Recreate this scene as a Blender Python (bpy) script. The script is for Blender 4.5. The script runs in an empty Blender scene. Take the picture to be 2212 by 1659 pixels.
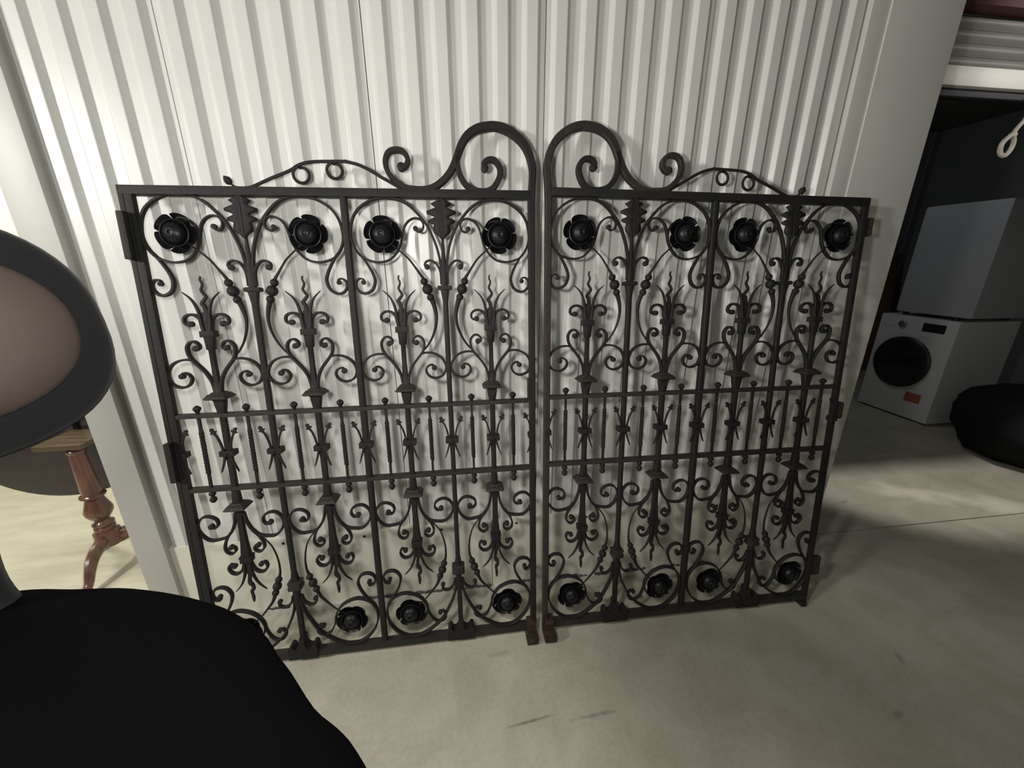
import bpy, bmesh, math, random
from mathutils import Vector, Matrix, noise
random.seed(4)
pi = math.pi
scene = bpy.context.scene
C = scene.collection

# ------------------------------------------------------------------ camera
YAW, PITCH, F = 0.13427, 0.31337, 836.08
cd = bpy.data.cameras.new('camera'); cam = bpy.data.objects.new('camera', cd); C.objects.link(cam)
cam.location = (0, 0, 1.35)
cam.rotation_euler = (pi/2 - PITCH, 0, -YAW)
cd.sensor_width = 36.0; cd.sensor_fit = 'HORIZONTAL'; cd.lens = 36.0*F/2212.0
cd.clip_start = 0.01
scene.camera = cam

# ------------------------------------------------------------------ world, lamps, exposure
world = bpy.data.worlds.new('world'); scene.world = world; world.use_nodes = True
bg = world.node_tree.nodes['Background']
bg.inputs[0].default_value = (0.9, 0.95, 1.0, 1); bg.inputs[1].default_value = 0.012
def lamp(name, kind, loc, energy, color, rot=(0,0,0), **kw):
    l = bpy.data.lights.new(name, kind); l.energy = energy; l.color = color
    for k, v in kw.items(): setattr(l, k, v)
    o = bpy.data.objects.new(name, l); C.objects.link(o); o.location = loc; o.rotation_euler = rot
    return o
def aim(loc, to): return (Vector(to)-Vector(loc)).to_track_quat('-Z', 'Y').to_euler()
# corridor lamp far down the passage: the main light, raking along the ribs
L1 = (-2.4, -0.20, 1.95)
lamp('corridor_and_fill_lamp', 'AREA', L1, 46.0, (1.0, 0.98, 0.93), aim(L1, (0.2,1.2,0.9)), shape='DISK', size=0.35)
# small torch held beside the camera
lamp('torch', 'POINT', (-0.22, 0.22, 1.42), 29.0, (1.0, 0.98, 0.93), shadow_soft_size=0.05)
L3 = (-0.9, -1.2, 2.95)  # added soft fill, high behind the camera, not a fitting of the corridor
lamp('corridor_and_fill_lamp', 'AREA', L3, 7.0, (1.0, 0.98, 0.93), aim(L3, (-0.5,1.3,0.7)), shape='RECTANGLE', size=1.2, size_y=0.3)
# spot lamp over the roller door
L2 = (2.75, 1.06, 3.1)
lamp('door_and_fill_lamp', 'SPOT', L2, 155.0, (1.0, 0.95, 0.89), aim(L2, (2.85,2.15,0)), spot_size=math.radians(36), spot_blend=0.45, shadow_soft_size=0.06)
L4 = (3.5, -0.7, 2.7)  # added narrow spot that only brightens the door's bottom bar and slats
lamp('door_and_fill_lamp', 'SPOT', L4, 150.0, (1.0, 0.95, 0.9), aim(L4, (2.25,1.43,2.02)), spot_size=math.radians(22), spot_blend=0.8, shadow_soft_size=0.05)
# lamp inside the open unit beyond the post
lamp('unit_lamp', 'AREA', (-2.5, 1.9, 2.35), 28.0, (1.0, 0.96, 0.86), shape='RECTANGLE', size=0.8, size_y=0.5)
# weak fill added inside the dark unit, which has no lamp of its own
lamp('dim_fill', 'AREA', (2.3, 2.95, 2.68), 3.6, (0.93, 0.97, 1.0), aim((2.3,2.95,2.68), (3.9,3.0,0.9)), shape='DISK', size=0.3)
vs = scene.view_settings
vs.view_transform = 'Standard'; vs.look = 'None'; vs.gamma = 1.0; vs.use_curve_mapping = False
vs.exposure = 0.0

# ------------------------------------------------------------------ materials
def mat(name, col, rough=0.6, metal=0.0, spec=0.5, var=0.0, scale=20.0, bump=0.0, bscale=60.0, col2=None, lo=0.35, hi=0.65, coat=0.0, stretch=None, sheen=0.0):
    m = bpy.data.materials.new(name); m.use_nodes = True
    nt = m.node_tree; b = nt.nodes['Principled BSDF']
    b.inputs['Base Color'].default_value = (*col, 1); b.inputs['Roughness'].default_value = rough
    b.inputs['Metallic'].default_value = metal; b.inputs['Specular IOR Level'].default_value = spec
    b.inputs['Coat Weight'].default_value = coat
    b.inputs['Sheen Weight'].default_value = sheen
    tc = nt.nodes.new('ShaderNodeTexCoord'); vec = tc.outputs['Object']
    if stretch:
        mp = nt.nodes.new('ShaderNodeMapping'); mp.inputs['Scale'].default_value = stretch
        nt.links.new(vec, mp.inputs['Vector']); vec = mp.outputs['Vector']
    if col2 is not None or var:
        n = nt.nodes.new('ShaderNodeTexNoise'); n.inputs['Scale'].default_value = scale; n.inputs['Detail'].default_value = 6
        nt.links.new(vec, n.inputs['Vector'])
        r = nt.nodes.new('ShaderNodeValToRGB')
        c2 = col2 if col2 is not None else tuple(c*(1-var) for c in col)
        r.color_ramp.elements[0].position = lo; r.color_ramp.elements[0].color = (*c2, 1)
        r.color_ramp.elements[1].position = hi; r.color_ramp.elements[1].color = (*col, 1)
        nt.links.new(n.outputs['Fac'], r.inputs['Fac']); nt.links.new(r.outputs['Color'], b.inputs['Base Color'])
    if bump:
        n2 = nt.nodes.new('ShaderNodeTexNoise'); n2.inputs['Scale'].default_value = bscale; n2.inputs['Detail'].default_value = 5
        nt.links.new(vec, n2.inputs['Vector'])
        bp = nt.nodes.new('ShaderNodeBump'); bp.inputs['Strength'].default_value = bump; bp.inputs['Distance'].default_value = 0.01
        nt.links.new(n2.outputs['Fac'], bp.inputs['Height']); nt.links.new(bp.outputs['Normal'], b.inputs['Normal'])
    return m
M = {}
M['iron'] = mat('wrought_iron', (0.0145,0.0145,0.0145), 0.6, 0.0, 0.22, col2=(0.021,0.019,0.017), scale=9, bump=0.09, bscale=110)
M['iron_gloss'] = mat('glossy_iron', (0.007,0.007,0.008), 0.42, 0.0, 0.32, bump=0.12, bscale=60)
M['iron_warm'] = mat('worn_iron', (0.024,0.023,0.021), 0.6, 0.0, 0.3, col2=(0.040,0.028,0.020), scale=18, lo=0.30, hi=0.55, bump=0.3, bscale=120)
M['rust'] = mat('rust', (0.075,0.043,0.029), 0.9, 0.0, 0.2, col2=(0.028,0.020,0.016), scale=45, bump=0.7, bscale=150)
M['rust_red'] = mat('rusty_lug', (0.045,0.029,0.024), 0.8, 0.0, 0.3, col2=(0.026,0.020,0.017), scale=35, bump=0.4, bscale=90)
M['panel'] = mat('white_steel', (0.66,0.66,0.625), 0.33, 0.0, 0.5, var=0.06, scale=3, bump=0.015, bscale=25)
M['post'] = mat('white_trim_steel', (0.46,0.455,0.42), 0.45, 0.0, 0.5, var=0.06, scale=4, bump=0.03, bscale=40)
M['jamb'] = mat('pale_jamb_steel', (0.62,0.62,0.58), 0.45, 0.0, 0.5, var=0.04, scale=5, bump=0.02, bscale=40)
M['kick'] = mat('galvanised_kickplate', (0.70,0.675,0.58), 0.5, 0.0, 0.5, var=0.08, scale=5, bump=0.05, bscale=30)
M['track'] = mat('floor_track', (0.62,0.60,0.53), 0.5, 0.1, 0.5, var=0.2, scale=9)
M['dark_gap'] = mat('dark_backing', (0.03,0.03,0.028), 0.9)
M['white_wall'] = mat('white_wall', (0.72,0.71,0.66), 0.6, var=0.04, scale=3)
M['corridor_wall'] = mat('corridor_wall', (0.2,0.2,0.19), 0.6)
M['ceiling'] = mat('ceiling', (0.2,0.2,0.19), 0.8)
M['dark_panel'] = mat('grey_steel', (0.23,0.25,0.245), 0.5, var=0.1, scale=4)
M['slat'] = mat('roller_slat', (0.27,0.275,0.25), 0.5, var=0.15, scale=7)
M['bar_white'] = mat('white_bottom_bar', (0.86,0.84,0.78), 0.45, var=0.04, scale=8)
M['dark_red'] = mat('dark_red_paint', (0.11,0.032,0.035), 0.6, var=0.25, scale=10)
M['rubber'] = mat('rubber_seal', (0.05,0.05,0.06), 0.7)
M['rope'] = mat('pale_cord', (0.62,0.60,0.50), 0.85, var=0.2, scale=60, bump=0.4, bscale=200)
M['white_enamel'] = mat('white_enamel', (0.60,0.61,0.62), 0.32, 0.0, 0.5)
M['grey_enamel'] = mat('grey_enamel', (0.38,0.39,0.42), 0.45, 0.0, 0.5)
M['dark_glass'] = mat('dark_glass', (0.008,0.008,0.009), 0.1, 0.0, 0.5, coat=0.5)
M['black_plastic'] = mat('black_plastic', (0.012,0.012,0.013), 0.4)
M['chrome'] = mat('dull_chrome', (0.45,0.45,0.44), 0.3, 0.9)
M['sticker'] = mat('orange_sticker', (0.42,0.10,0.06), 0.6)
M['sack'] = mat('black_sack', (0.006,0.006,0.007), 0.75, 0.0, 0.25, bump=0.9, bscale=9)
M['board'] = mat('brown_board', (0.26,0.14,0.055), 0.7, var=0.4, scale=6, stretch=(1,1,0.2))
M['mahogany'] = mat('polished_mahogany', (0.17,0.078,0.050), 0.25, 0.0, 0.5, col2=(0.09,0.040,0.028), scale=6, stretch=(6,6,0.8), coat=0.5)
M['mahogany_dark'] = mat('dark_table_underside', (0.040,0.030,0.030), 0.35, 0.0, 0.5, var=0.4, scale=3, stretch=(1,1,6), coat=0.2)
M['bearer'] = mat('pale_oak_block', (0.13,0.092,0.042), 0.4, 0.0, 0.5, col2=(0.06,0.042,0.022), scale=8, stretch=(1,8,1))
M['brass'] = mat('brass_catch', (0.7,0.55,0.3), 0.25, 1.0)
M['velvet'] = mat('black_plush', (0.0022,0.0022,0.0026), 0.95, 0.0, 0.15, bump=0.08, bscale=300, sheen=0.05)
M['seat_plush'] = mat('black_seat_plush', (0.0012,0.0012,0.0014), 1.0, 0.0, 0.03, bump=0.15, bscale=300)
M['lint'] = mat('pale_lint', (0.05,0.05,0.052), 1.0, 0.0, 0.0)
M['taupe'] = mat('taupe_leather', (0.031,0.022,0.018), 0.65, 0.0, 0.2, col2=(0.025,0.018,0.015), scale=7, bump=0.04, bscale=180)
M['debris'] = mat('swept_dirt', (0.10,0.10,0.085), 0.95, var=0.5, scale=40)

def floor_material():
    m = bpy.data.materials.new('painted_concrete'); m.use_nodes = True
    nt = m.node_tree; N = nt.nodes; L = nt.links; b = N['Principled BSDF']
    b.inputs['Roughness'].default_value = 0.62; b.inputs['Specular IOR Level'].default_value = 0.35
    geo = N.new('ShaderNodeNewGeometry'); P = geo.outputs['Position']
    def noise_(scale, detail=6, dist=0.0, vec=P):
        n = N.new('ShaderNodeTexNoise'); n.inputs['Scale'].default_value = scale; n.inputs['Detail'].default_value = detail
        n.inputs['Distortion'].default_value = dist; L.new(vec, n.inputs['Vector']); return n.outputs['Fac']
    def ramp(fac, a, b_, ca, cb):
        r = N.new('ShaderNodeValToRGB'); r.color_ramp.elements[0].position = a; r.color_ramp.elements[1].position = b_
        r.color_ramp.elements[0].color = (*ca, 1); r.color_ramp.elements[1].color = (*cb, 1); L.new(fac, r.inputs['Fac']); return r.outputs['Color']
    def mix(fac, a, b_, mode='MIX'):
        x = N.new('ShaderNodeMix'); x.data_type = 'RGBA'; x.blend_type = mode
        for s, v in ((0, fac), (6, a), (7, b_)):
            if isinstance(v, (int, float)): x.inputs[s].default_value = v
            elif isinstance(v, tuple): x.inputs[s].default_value = (*v, 1)
            else: L.new(v, x.inputs[s])
        return x.outputs[2]
    def math_(op, a, b_=None, clamp=False):
        x = N.new('ShaderNodeMath'); x.operation = op; x.use_clamp = clamp
        for i, v in enumerate((a, b_)):
            if v is None: continue
            if isinstance(v, (int, float)): x.inputs[i].default_value = v
            else: L.new(v, x.inputs[i])
        return x.outputs[0]
    def blob(cx, cy, ang, rx, ry, soft, nscale, namp):        # stain with a ragged edge round a spot
        mp = N.new('ShaderNodeMapping'); mp.vector_type = 'TEXTURE'
        mp.inputs['Location'].default_value = (cx, cy, 0); mp.inputs['Rotation'].default_value = (0, 0, ang); mp.inputs['Scale'].default_value = (rx, ry, 1)
        L.new(P, mp.inputs['Vector'])
        ln = N.new('ShaderNodeVectorMath'); ln.operation = 'LENGTH'; L.new(mp.outputs['Vector'], ln.inputs[0])
        n = math_('MULTIPLY', math_('SUBTRACT', noise_(nscale, 8), 0.5), namp)
        d = math_('ADD', ln.outputs['Value'], n)
        return math_('DIVIDE', math_('SUBTRACT', 1.0, d), soft, True)
    big = ramp(noise_(1.3, 5, 0.6), 0.34, 0.68, (0.48,0.455,0.37), (0.565,0.54,0.45))
    mid = ramp(noise_(6.0, 8, 0.8), 0.35, 0.62, (0.86,0.85,0.82), (1,1,1))
    fine = ramp(noise_(70, 4), 0.3, 0.6, (0.9,0.9,0.89), (1,1,1))
    col = mix(1.0, big, mid, 'MULTIPLY'); col = mix(1.0, col, fine, 'MULTIPLY')
    # pale efflorescence across the threshold and dark scuffs
    for (cx,cy,a,rx,ry,c,soft,ns,na,k) in (
        (2.66,1.68,-0.45,0.34,0.10,(0.80,0.76,0.60),0.7,9,1.6,0.8), (3.05,1.50,-0.5,0.35,0.12,(0.80,0.77,0.64),0.8,7,1.8,0.75), (2.2,1.95,-0.3,0.3,0.12,(0.68,0.64,0.52),0.9,8,1.7,0.5),
        (0.16,0.795,0.10,0.09,0.006,(0.16,0.15,0.13),0.7,30,1.3,0.75), (0.36,0.785,0.05,0.09,0.008,(0.2,0.19,0.16),0.8,30,1.6,0.6),
        (1.50,0.815,1.2,0.035,0.012,(0.17,0.165,0.15),0.8,30,1.2,0.5), (-0.38,0.775,0.2,0.03,0.01,(0.22,0.21,0.18),0.8,30,1.4,0.6),
        (1.30,0.66,0.3,0.03,0.012,(0.2,0.19,0.17),0.8,30,1.2,0.5), (2.18,1.66,0.2,0.05,0.012,(0.22,0.2,0.18),0.8,20,1.2,0.6), (0.1,1.02,0.1,0.05,0.012,(0.3,0.28,0.23),0.9,24,1.4,0.6)):
        col = mix(math_('MULTIPLY', blob(cx,cy,a,rx,ry,soft,ns,na), k), col, c)
    L.new(col, b.inputs['Base Color'])
    bp = N.new('ShaderNodeBump'); bp.inputs['Strength'].default_value = 0.12; bp.inputs['Distance'].default_value = 0.004
    L.new(noise_(28, 6), bp.inputs['Height']); L.new(bp.outputs['Normal'], b.inputs['Normal'])
    return m
M['floor'] = floor_material()
M['unit_floor'] = mat('cream_unit_floor', (0.68,0.64,0.50), 0.6, col2=(0.585,0.55,0.43), scale=5, bump=0.6, bscale=12, stretch=(1.0,2.6,1.0))

# ------------------------------------------------------------------ mesh helpers
class MB:
    def __init__(s): s.v = []; s.f = []
    def add(s, v, f):
        o = len(s.v); s.v += [tuple(p) for p in v]; s.f += [tuple(i+o for i in q) for q in f]; return s
    def box(s, x0, x1, y0, y1, z0, z1, ch=0.0):
        if ch <= 0:
            v = [(x,y,z) for z in (z0,z1) for y in (y0,y1) for x in (x0,x1)]
            return s.add(v, [(0,2,3,1),(4,5,7,6),(0,1,5,4),(2,6,7,3),(0,4,6,2),(1,3,7,5)])
        bm = bmesh.new(); bmesh.ops.create_cube(bm, size=1.0)
        for q in bm.verts: q.co = ((x0+x1)/2+q.co.x*(x1-x0), (y0+y1)/2+q.co.y*(y1-y0), (z0+z1)/2+q.co.z*(z1-z0))
        bmesh.ops.bevel(bm, geom=bm.edges[:], offset=ch, segments=2, affect='EDGES', profile=0.7)
        return s.bm(bm)
    def bm(s, bm):
        bm.verts.index_update()
        s.add([tuple(q.co) for q in bm.verts], [tuple(q.index for q in f.verts) for f in bm.faces]); bm.free(); return s
    def lathe(s, prof, n=16, base=(0,0,0), axis='Z', phase=0.0):
        # prof: (radius, height) along the axis, closed with caps
        o = []; R = len(prof)
        for r, h in prof:
            for k in range(n):
                a = 2*pi*k/n+phase
                p = (r*math.cos(a), r*math.sin(a), h)
                if axis == 'Y': p = (p[0], h, -p[1]) if False else (p[0], -h, p[1])
                if axis == 'X': p = (h, p[0], p[1])
                o.append((p[0]+base[0], p[1]+base[1], p[2]+base[2]))
        f = [(i*n+k, i*n+(k+1)%n, (i+1)*n+(k+1)%n, (i+1)*n+k) for i in range(R-1) for k in range(n)]
        f += [tuple(range(n-1,-1,-1)), tuple((R-1)*n+k for k in range(n))]
        return s.add(o, f)
    def ball(s, c, r, n=12, m=7, sc=(1,1,1)):
        prof = [(max(1e-4, r*math.sin(pi*i/m)), -r*math.cos(pi*i/m)) for i in range(m+1)]
        t = MB().lathe(prof, n)
        return s.add([(c[0]+x*sc[0], c[1]+y*sc[1], c[2]+z*sc[2]) for x,y,z in t.v], t.f)
    def prism(s, outline, y0, y1):
        n = len(outline)
        v = [(x,y0,z) for x,z in outline]+[(x,y1,z) for x,z in outline]
        f = [tuple(range(n)), tuple(range(2*n-1,n-1,-1))]+[(i,i+n,(i+1)%n+n,(i+1)%n) for i in range(n)]
        return s.add(v, f)
    def tube(s, pts, rad, n=8, up=(0,0,1)):
        # round tube through 3D points, rad a number or a list
        pts = [Vector(p) for p in pts]; K = len(pts)
        rr = rad if isinstance(rad, (list,tuple)) else [rad]*K
        o = []; ref = Vector(up)
        for i, p in enumerate(pts):
            t = (pts[min(i+1,K-1)]-pts[max(i-1,0)]).normalized()
            a = ref - t*ref.dot(t)
            if a.length < 1e-4: a = t.orthogonal()
            a.normalize(); b = t.cross(a); ref = a
            for k in range(n):
                an = 2*pi*k/n; o.append(tuple(p + a*rr[i]*math.cos(an) + b*rr[i]*math.sin(an)))
        f = [(i*n+k, i*n+(k+1)%n, (i+1)*n+(k+1)%n, (i+1)*n+k) for i in range(K-1) for k in range(n)]
        f += [tuple(range(n-1,-1,-1)), tuple((K-1)*n+k for k in range(n))]
        return s.add(o, f)
    def strip(s, pts, w, d, y0=0.0, up=3, round_=False, knob=None):
        # forged bar of section w (in the x-z plane) by d (along y), swept along (x,z) points; w may taper along the length
        P = smooth(pts, up); K = len(P)
        ws = [w(i/(K-1)) if callable(w) else w for i in range(K)]
        ds = [d(i/(K-1)) if callable(d) else d for i in range(K)]
        o = []
        for i, (x, z) in enumerate(P):
            a = P[max(i-1,0)]; b = P[min(i+1,K-1)]
            tx, tz = b[0]-a[0], b[1]-a[1]; l = math.hypot(tx,tz) or 1; nx, nz = -tz/l, tx/l
            hw, hd = ws[i]/2, ds[i]/2
            if round_: sec = [(hw*math.cos(2*pi*k/8), hd*math.sin(2*pi*k/8)) for k in range(8)]
            else:
                c = 0.3*min(hw,hd); sec = [(hw,hd-c),(hw-c,hd),(c-hw,hd),(-hw,hd-c),(-hw,c-hd),(c-hw,-hd),(hw-c,-hd),(hw,c-hd)]
            o += [(x+nx*q, y0+e, z+nz*q) for q, e in sec]
        f = [(i*8+k, i*8+(k+1)%8, (i+1)*8+(k+1)%8, (i+1)*8+k) for i in range(K-1) for k in range(8)]
        f += [tuple(range(7,-1,-1)), tuple((K-1)*8+k for k in range(8))]
        s.add(o, f)
        if knob:
            s.lathe([(knob*0.7,-knob*0.85),(knob,-knob*0.65),(knob,knob*0.65),(knob*0.7,knob*0.85)], 10, (P[-1][0],y0,P[-1][1]), 'Y')
        return s
    def vbar(s, rows, x=0.0, y=0.0, ch=0.12):
        # square bar standing along z: rows of (z, width, depth)
        o = []
        for z, w, d in rows:
            c = ch*min(w,d); a, b = w/2, d/2
            o += [(x+p, y+q, z) for p, q in ((a,b-c),(a-c,b),(c-a,b),(-a,b-c),(-a,c-b),(c-a,-b),(a-c,-b),(a,c-b))]
        R = len(rows)
        f = [(i*8+k, i*8+(k+1)%8, (i+1)*8+(k+1)%8, (i+1)*8+k) for i in range(R-1) for k in range(8)]
        f += [tuple(range(7,-1,-1)), tuple((R-1)*8+k for k in range(8))]
        return s.add(o, f)
    def flip(s):                                               # the same shape mirrored in x
        t = MB(); t.v = [(-x,y,z) for x,y,z in s.v]; t.f = [tuple(reversed(q)) for q in s.f]; return t
    def data(s, name, m, smooth_=True, angle=40):
        me = bpy.data.meshes.new(name); me.from_pydata(s.v, [], s.f); me.materials.append(m)
        bm = bmesh.new(); bm.from_mesh(me); bmesh.ops.recalc_face_normals(bm, faces=bm.faces[:]); bm.to_mesh(me); bm.free()
        if smooth_:
            me.polygons.foreach_set('use_smooth', [True]*len(me.polygons))
            me.set_sharp_from_angle(angle=math.radians(angle))
        me.update(); return me
    def build(s, name, m, parent=None, smooth_=True, angle=40):
        return put(name, s.data(name, m, smooth_, angle), parent)
def put(name, me, parent=None, loc=(0,0,0)):
    o = bpy.data.objects.new(name, me); C.objects.link(o); o.parent = parent; o.location = loc; return o
def smooth(P, k):
    if k <= 1 or len(P) < 3: return [tuple(p) for p in P]
    out = []; n = len(P)
    for i in range(n-1):
        p0, p1, p2, p3 = P[max(i-1,0)], P[i], P[i+1], P[min(i+2,n-1)]
        for j in range(k):
            t = j/k
            out.append(tuple(0.5*((2*b)+(-a+c)*t+(2*a-5*b+4*c-d)*t*t+(-a+3*b-3*c+d)*t**3) for a,b,c,d in zip(p0,p1,p2,p3)))
    out.append(tuple(P[-1])); return out
def empty(name, loc, rot=(0,0,0)):
    o = bpy.data.objects.new(name, None); C.objects.link(o); o.location = loc; o.rotation_euler = rot; o.empty_display_size = 0.1; return o
def tag(o, label, cat, group=None):
    o['label'] = label; o['category'] = cat
    if group: o['group'] = group
    return o
def struct(name, mb, m, parent=None, smooth_=False):
    o = mb.build(name, m, parent, smooth_)
    if parent is None: o['kind'] = 'structure'
    return o
# ------------------------------------------------------------------ setting: floor
TH = 1.432                                                     # joint in the floor under the roller door
struct('floor', MB().box(-4.5, 5.0, -1.6, TH-0.003, -0.08, 0.0), M['floor'])
struct('floor', MB().box(1.50, 5.7, TH+0.003, 4.6, -0.08, 0.0), M['floor'])
struct('floor', MB().box(-4.5, 1.50, TH-0.003, 4.6, -0.08, -0.001), M['unit_floor'])
struct('floor', MB().box(-4.6, 5.8, -1.7, 4.7, -0.14, -0.08), M['dark_gap'])

# ------------------------------------------------------------------ the ribbed partition, one mesh per steel panel
PX0, PW = -0.7315, 0.5035
def rib_profile(x0, x1, crest=1.310, depth=0.0150, per=PW/6):
    pts = [(x0, crest+depth)]; n = int(round((x1-x0)/per)); r = 0.0020
    corners = []
    for k in range(n):
        s = x0+k*per
        corners += [(s+q*per/0.0839, crest+(depth if e else 0)) for q, e in ((0.0150,1),(0.0255,0),(0.0575,0),(0.0680,1))]
    allp = [(x0,crest+depth)]+corners+[(x1,crest+depth)]
    out = [allp[0]]
    for i in range(1, len(allp)-1):
        a, b, c = Vector(allp[i-1]), Vector(allp[i]), Vector(allp[i+1])
        da, dc = (a-b), (c-b); ra, rc = min(r, da.length*0.45), min(r, dc.length*0.45)
        if da.length < 1e-5 or dc.length < 1e-5: out.append(tuple(b)); continue
        p, q = b+da.normalized()*ra, b+dc.normalized()*rc
        for t in (0, 0.33, 0.67, 1):
            out.append(tuple(p*(1-t)**2 + b*2*t*(1-t) + q*t*t))
    out.append(allp[-1]); return out
wall = struct('wall_back', MB().box(-1.10, 1.32, 1.345, 1.40, 0.0, 2.75), M['dark_gap'])
def rib_panel(x0, x1, per):
    pr = rib_profile(x0+0.0012, x1-0.0012, per=per); n = len(pr); z0, z1 = 0.335, 2.72
    v = []
    for z in (z0, (z0+z1)/2, z1): v += [(x,y,z) for x,y in pr]
    f = [(j*n+i, j*n+i+1, (j+1)*n+i+1, (j+1)*n+i) for j in range(2) for i in range(n-1)]
    b = len(v); v += [(pr[0][0],1.3449,z0),(pr[-1][0],1.3449,z0),(pr[-1][0],1.3449,z1),(pr[0][0],1.3449,z1)]
    f += [tuple(list(range(n))[::-1]+[b,b+1]), tuple(list(range(2*n,3*n))+[b+2,b+3]), (b+1,b,b+3,b+2), (0,n,2*n,b+3,b), (n-1,b+1,b+2,3*n-1,2*n-1)]
    o = MB().add(v, f).build('panel', M['panel'], wall, True, 75)
    w = o.modifiers.new('normals', 'WEIGHTED_NORMAL'); w.keep_sharp = True; w.weight = 100
rib_panel(-1.085, PX0, (PX0+1.085)/4)
for k in range(4): rib_panel(PX0+k*PW, PX0+(k+1)*PW if k < 3 else 1.283, PW/6 if k < 3 else (1.283-PX0-3*PW)/6)
# kick plate in two lengths with screws, and the floor track
for x0, x1 in ((-1.085, 0.092), (0.094, 1.292)):
    kp = MB()
    kp.box(x0, x1, 1.304, 1.344, 0.004, 0.352, 0.0015)
    kick = kp.build('kick_plate', M['kick'], wall, True, 30)
    k = 0; x = x0+0.10
    while x < x1-0.03:
        MB().lathe([(0.0055,0.0),(0.0055,0.0018),(0.003,0.004),(0.0008,0.0042)], 8, (x,1.3045,0.331), 'Y').build('screw', M['iron_warm'], kick); x += 0.293
struct('baseboard_back', MB().box(-1.09, 1.30, 1.296, 1.306, 0.0, 0.026, 0.001), M['track'], None, False)
random.seed(11)
db = MB()
for k in range(150):
    x = random.choice((-0.75,-0.42,-0.33,-0.20,-0.16,-0.05,0.05,0.22,0.42,0.48,0.58,0.74,0.86,0.95,1.05)) + random.gauss(0,0.022)
    r = random.uniform(0.003,0.009); db.ball((x,1.300-random.uniform(-0.001,0.003),0.027+r*0.5+random.uniform(0,0.006)), r, 6, 4, (1.3,0.6,0.8))
o = db.build('dust_clumps', M['debris']); o['kind'] = 'stuff'; tag(o, 'clumps of dark dust lying along the floor track under the ribbed wall', 'dust')

# posts either side of the partition
lp = MB(); lp.box(-1.170, -1.076, 1.284, 1.345, 0.0, 2.75, 0.0025); lp.box(-1.170, -1.150, 1.345, 1.42, 0.0, 2.75)
struct('trim_1', lp, M['post'], None, True)
rj = MB(); rj.box(1.268, 1.330, 1.2965, 1.345, 0.0, 2.75, 0.0012); rj.box(1.329, 1.582, 1.292, 1.345, 0.0, 2.75, 0.002); rj.box(1.560, 1.582, 1.344, 1.50, 0.0, 2.75)
struct('trim_2', rj, M['jamb'], None, True)

# open unit on the near side of the post
struct('wall_unit_far', MB().box(-4.5, -1.10, 2.56, 2.62, 0.0, 2.75), M['white_wall'])
struct('wall_unit_side', MB().box(-4.56, -4.5, 1.40, 2.62, 0.0, 2.75), M['white_wall'])
struct('wall_partition', MB().box(-1.148, -1.10, 1.42, 2.56, 0.0, 2.75), M['white_wall'])
struct('ceiling', MB().box(-4.56, -1.10, 1.42, 2.62, 2.75, 2.8), M['ceiling'])
# corridor: opposite wall, far ends and ceiling, all outside the picture
struct('wall_opposite', MB().box(-4.6, 5.1, -1.66, -1.6, 0.0, 3.3), M['corridor_wall'])
struct('ceiling', MB().box(-4.6, 5.1, -1.66, 1.45, 3.3, 3.36), M['ceiling'])
struct('wall_corridor_end', MB().box(-4.66, -4.6, -1.66, 1.45, 0.0, 3.3), M['corridor_wall'])
struct('wall_corridor_end', MB().box(5.0, 5.06, -1.66, 1.45, 0.0, 3.3), M['corridor_wall'])
struct('wall_above_panels', MB().box(-4.5, 1.60, 1.35, 1.40, 2.75, 3.3), M['corridor_wall'])

# dark unit behind the roller door
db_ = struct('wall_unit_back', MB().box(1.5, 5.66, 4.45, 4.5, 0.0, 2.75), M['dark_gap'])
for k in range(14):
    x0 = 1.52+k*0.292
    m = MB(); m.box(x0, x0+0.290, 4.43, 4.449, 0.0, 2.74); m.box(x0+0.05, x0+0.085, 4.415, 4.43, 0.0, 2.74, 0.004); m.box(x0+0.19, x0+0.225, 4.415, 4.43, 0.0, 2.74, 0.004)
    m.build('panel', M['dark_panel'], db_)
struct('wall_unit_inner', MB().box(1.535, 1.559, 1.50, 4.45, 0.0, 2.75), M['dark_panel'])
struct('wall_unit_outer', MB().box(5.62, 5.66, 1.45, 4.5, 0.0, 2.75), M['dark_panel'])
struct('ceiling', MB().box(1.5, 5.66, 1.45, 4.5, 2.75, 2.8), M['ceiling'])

# roller door, raised
door = empty('door_1', (1.585, 1.43, 0.0)); door['kind'] = 'structure'
DX = 3.41
MB().box(0, DX, -0.030, 0.012, 1.932, 1.990, 0.003).build('bottom_bar', M['bar_white'], door)
MB().box(0, DX, -0.010, 0.006, 1.908, 1.932, 0.004).build('rubber_seal', M['rubber'], door)
for k in range(4):
    z = 1.991+k*0.0385
    o = []; n = 8
    pr = [(0.0,z),(-0.003,z+0.004),(-0.011,z+0.012),(-0.013,z+0.020),(-0.010,z+0.029),(-0.002,z+0.0355),(0.001,z+0.038)]
    v = [(x,y,zz) for x in (0,DX) for y,zz in pr]+[(x,0.006,zz) for x in (0,DX) for zz in (z,z+0.038)]
    n = len(pr); f = [(i,i+1,n+i+1,n+i) for i in range(n-1)]
    a = 2*n; f += [(a,0,n,a+2),(a+1,a+3,2*n-1,n-1),(a,a+2,a+3,a+1), tuple(range(n-1,-1,-1))+(a,a+1), tuple(range(n,2*n))+(a+3,a+2)]
    MB().add(v, f).build('slat', M['slat'], door, True, 50)
MB().box(0, DX, -0.055, -0.002, 2.147, 2.72, 0.004).build('header', M['dark_red'], door)
MB().box(0, DX, -0.0, 0.02, 2.72, 2.75).build('header_cap', M['dark_red'], door)

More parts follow.
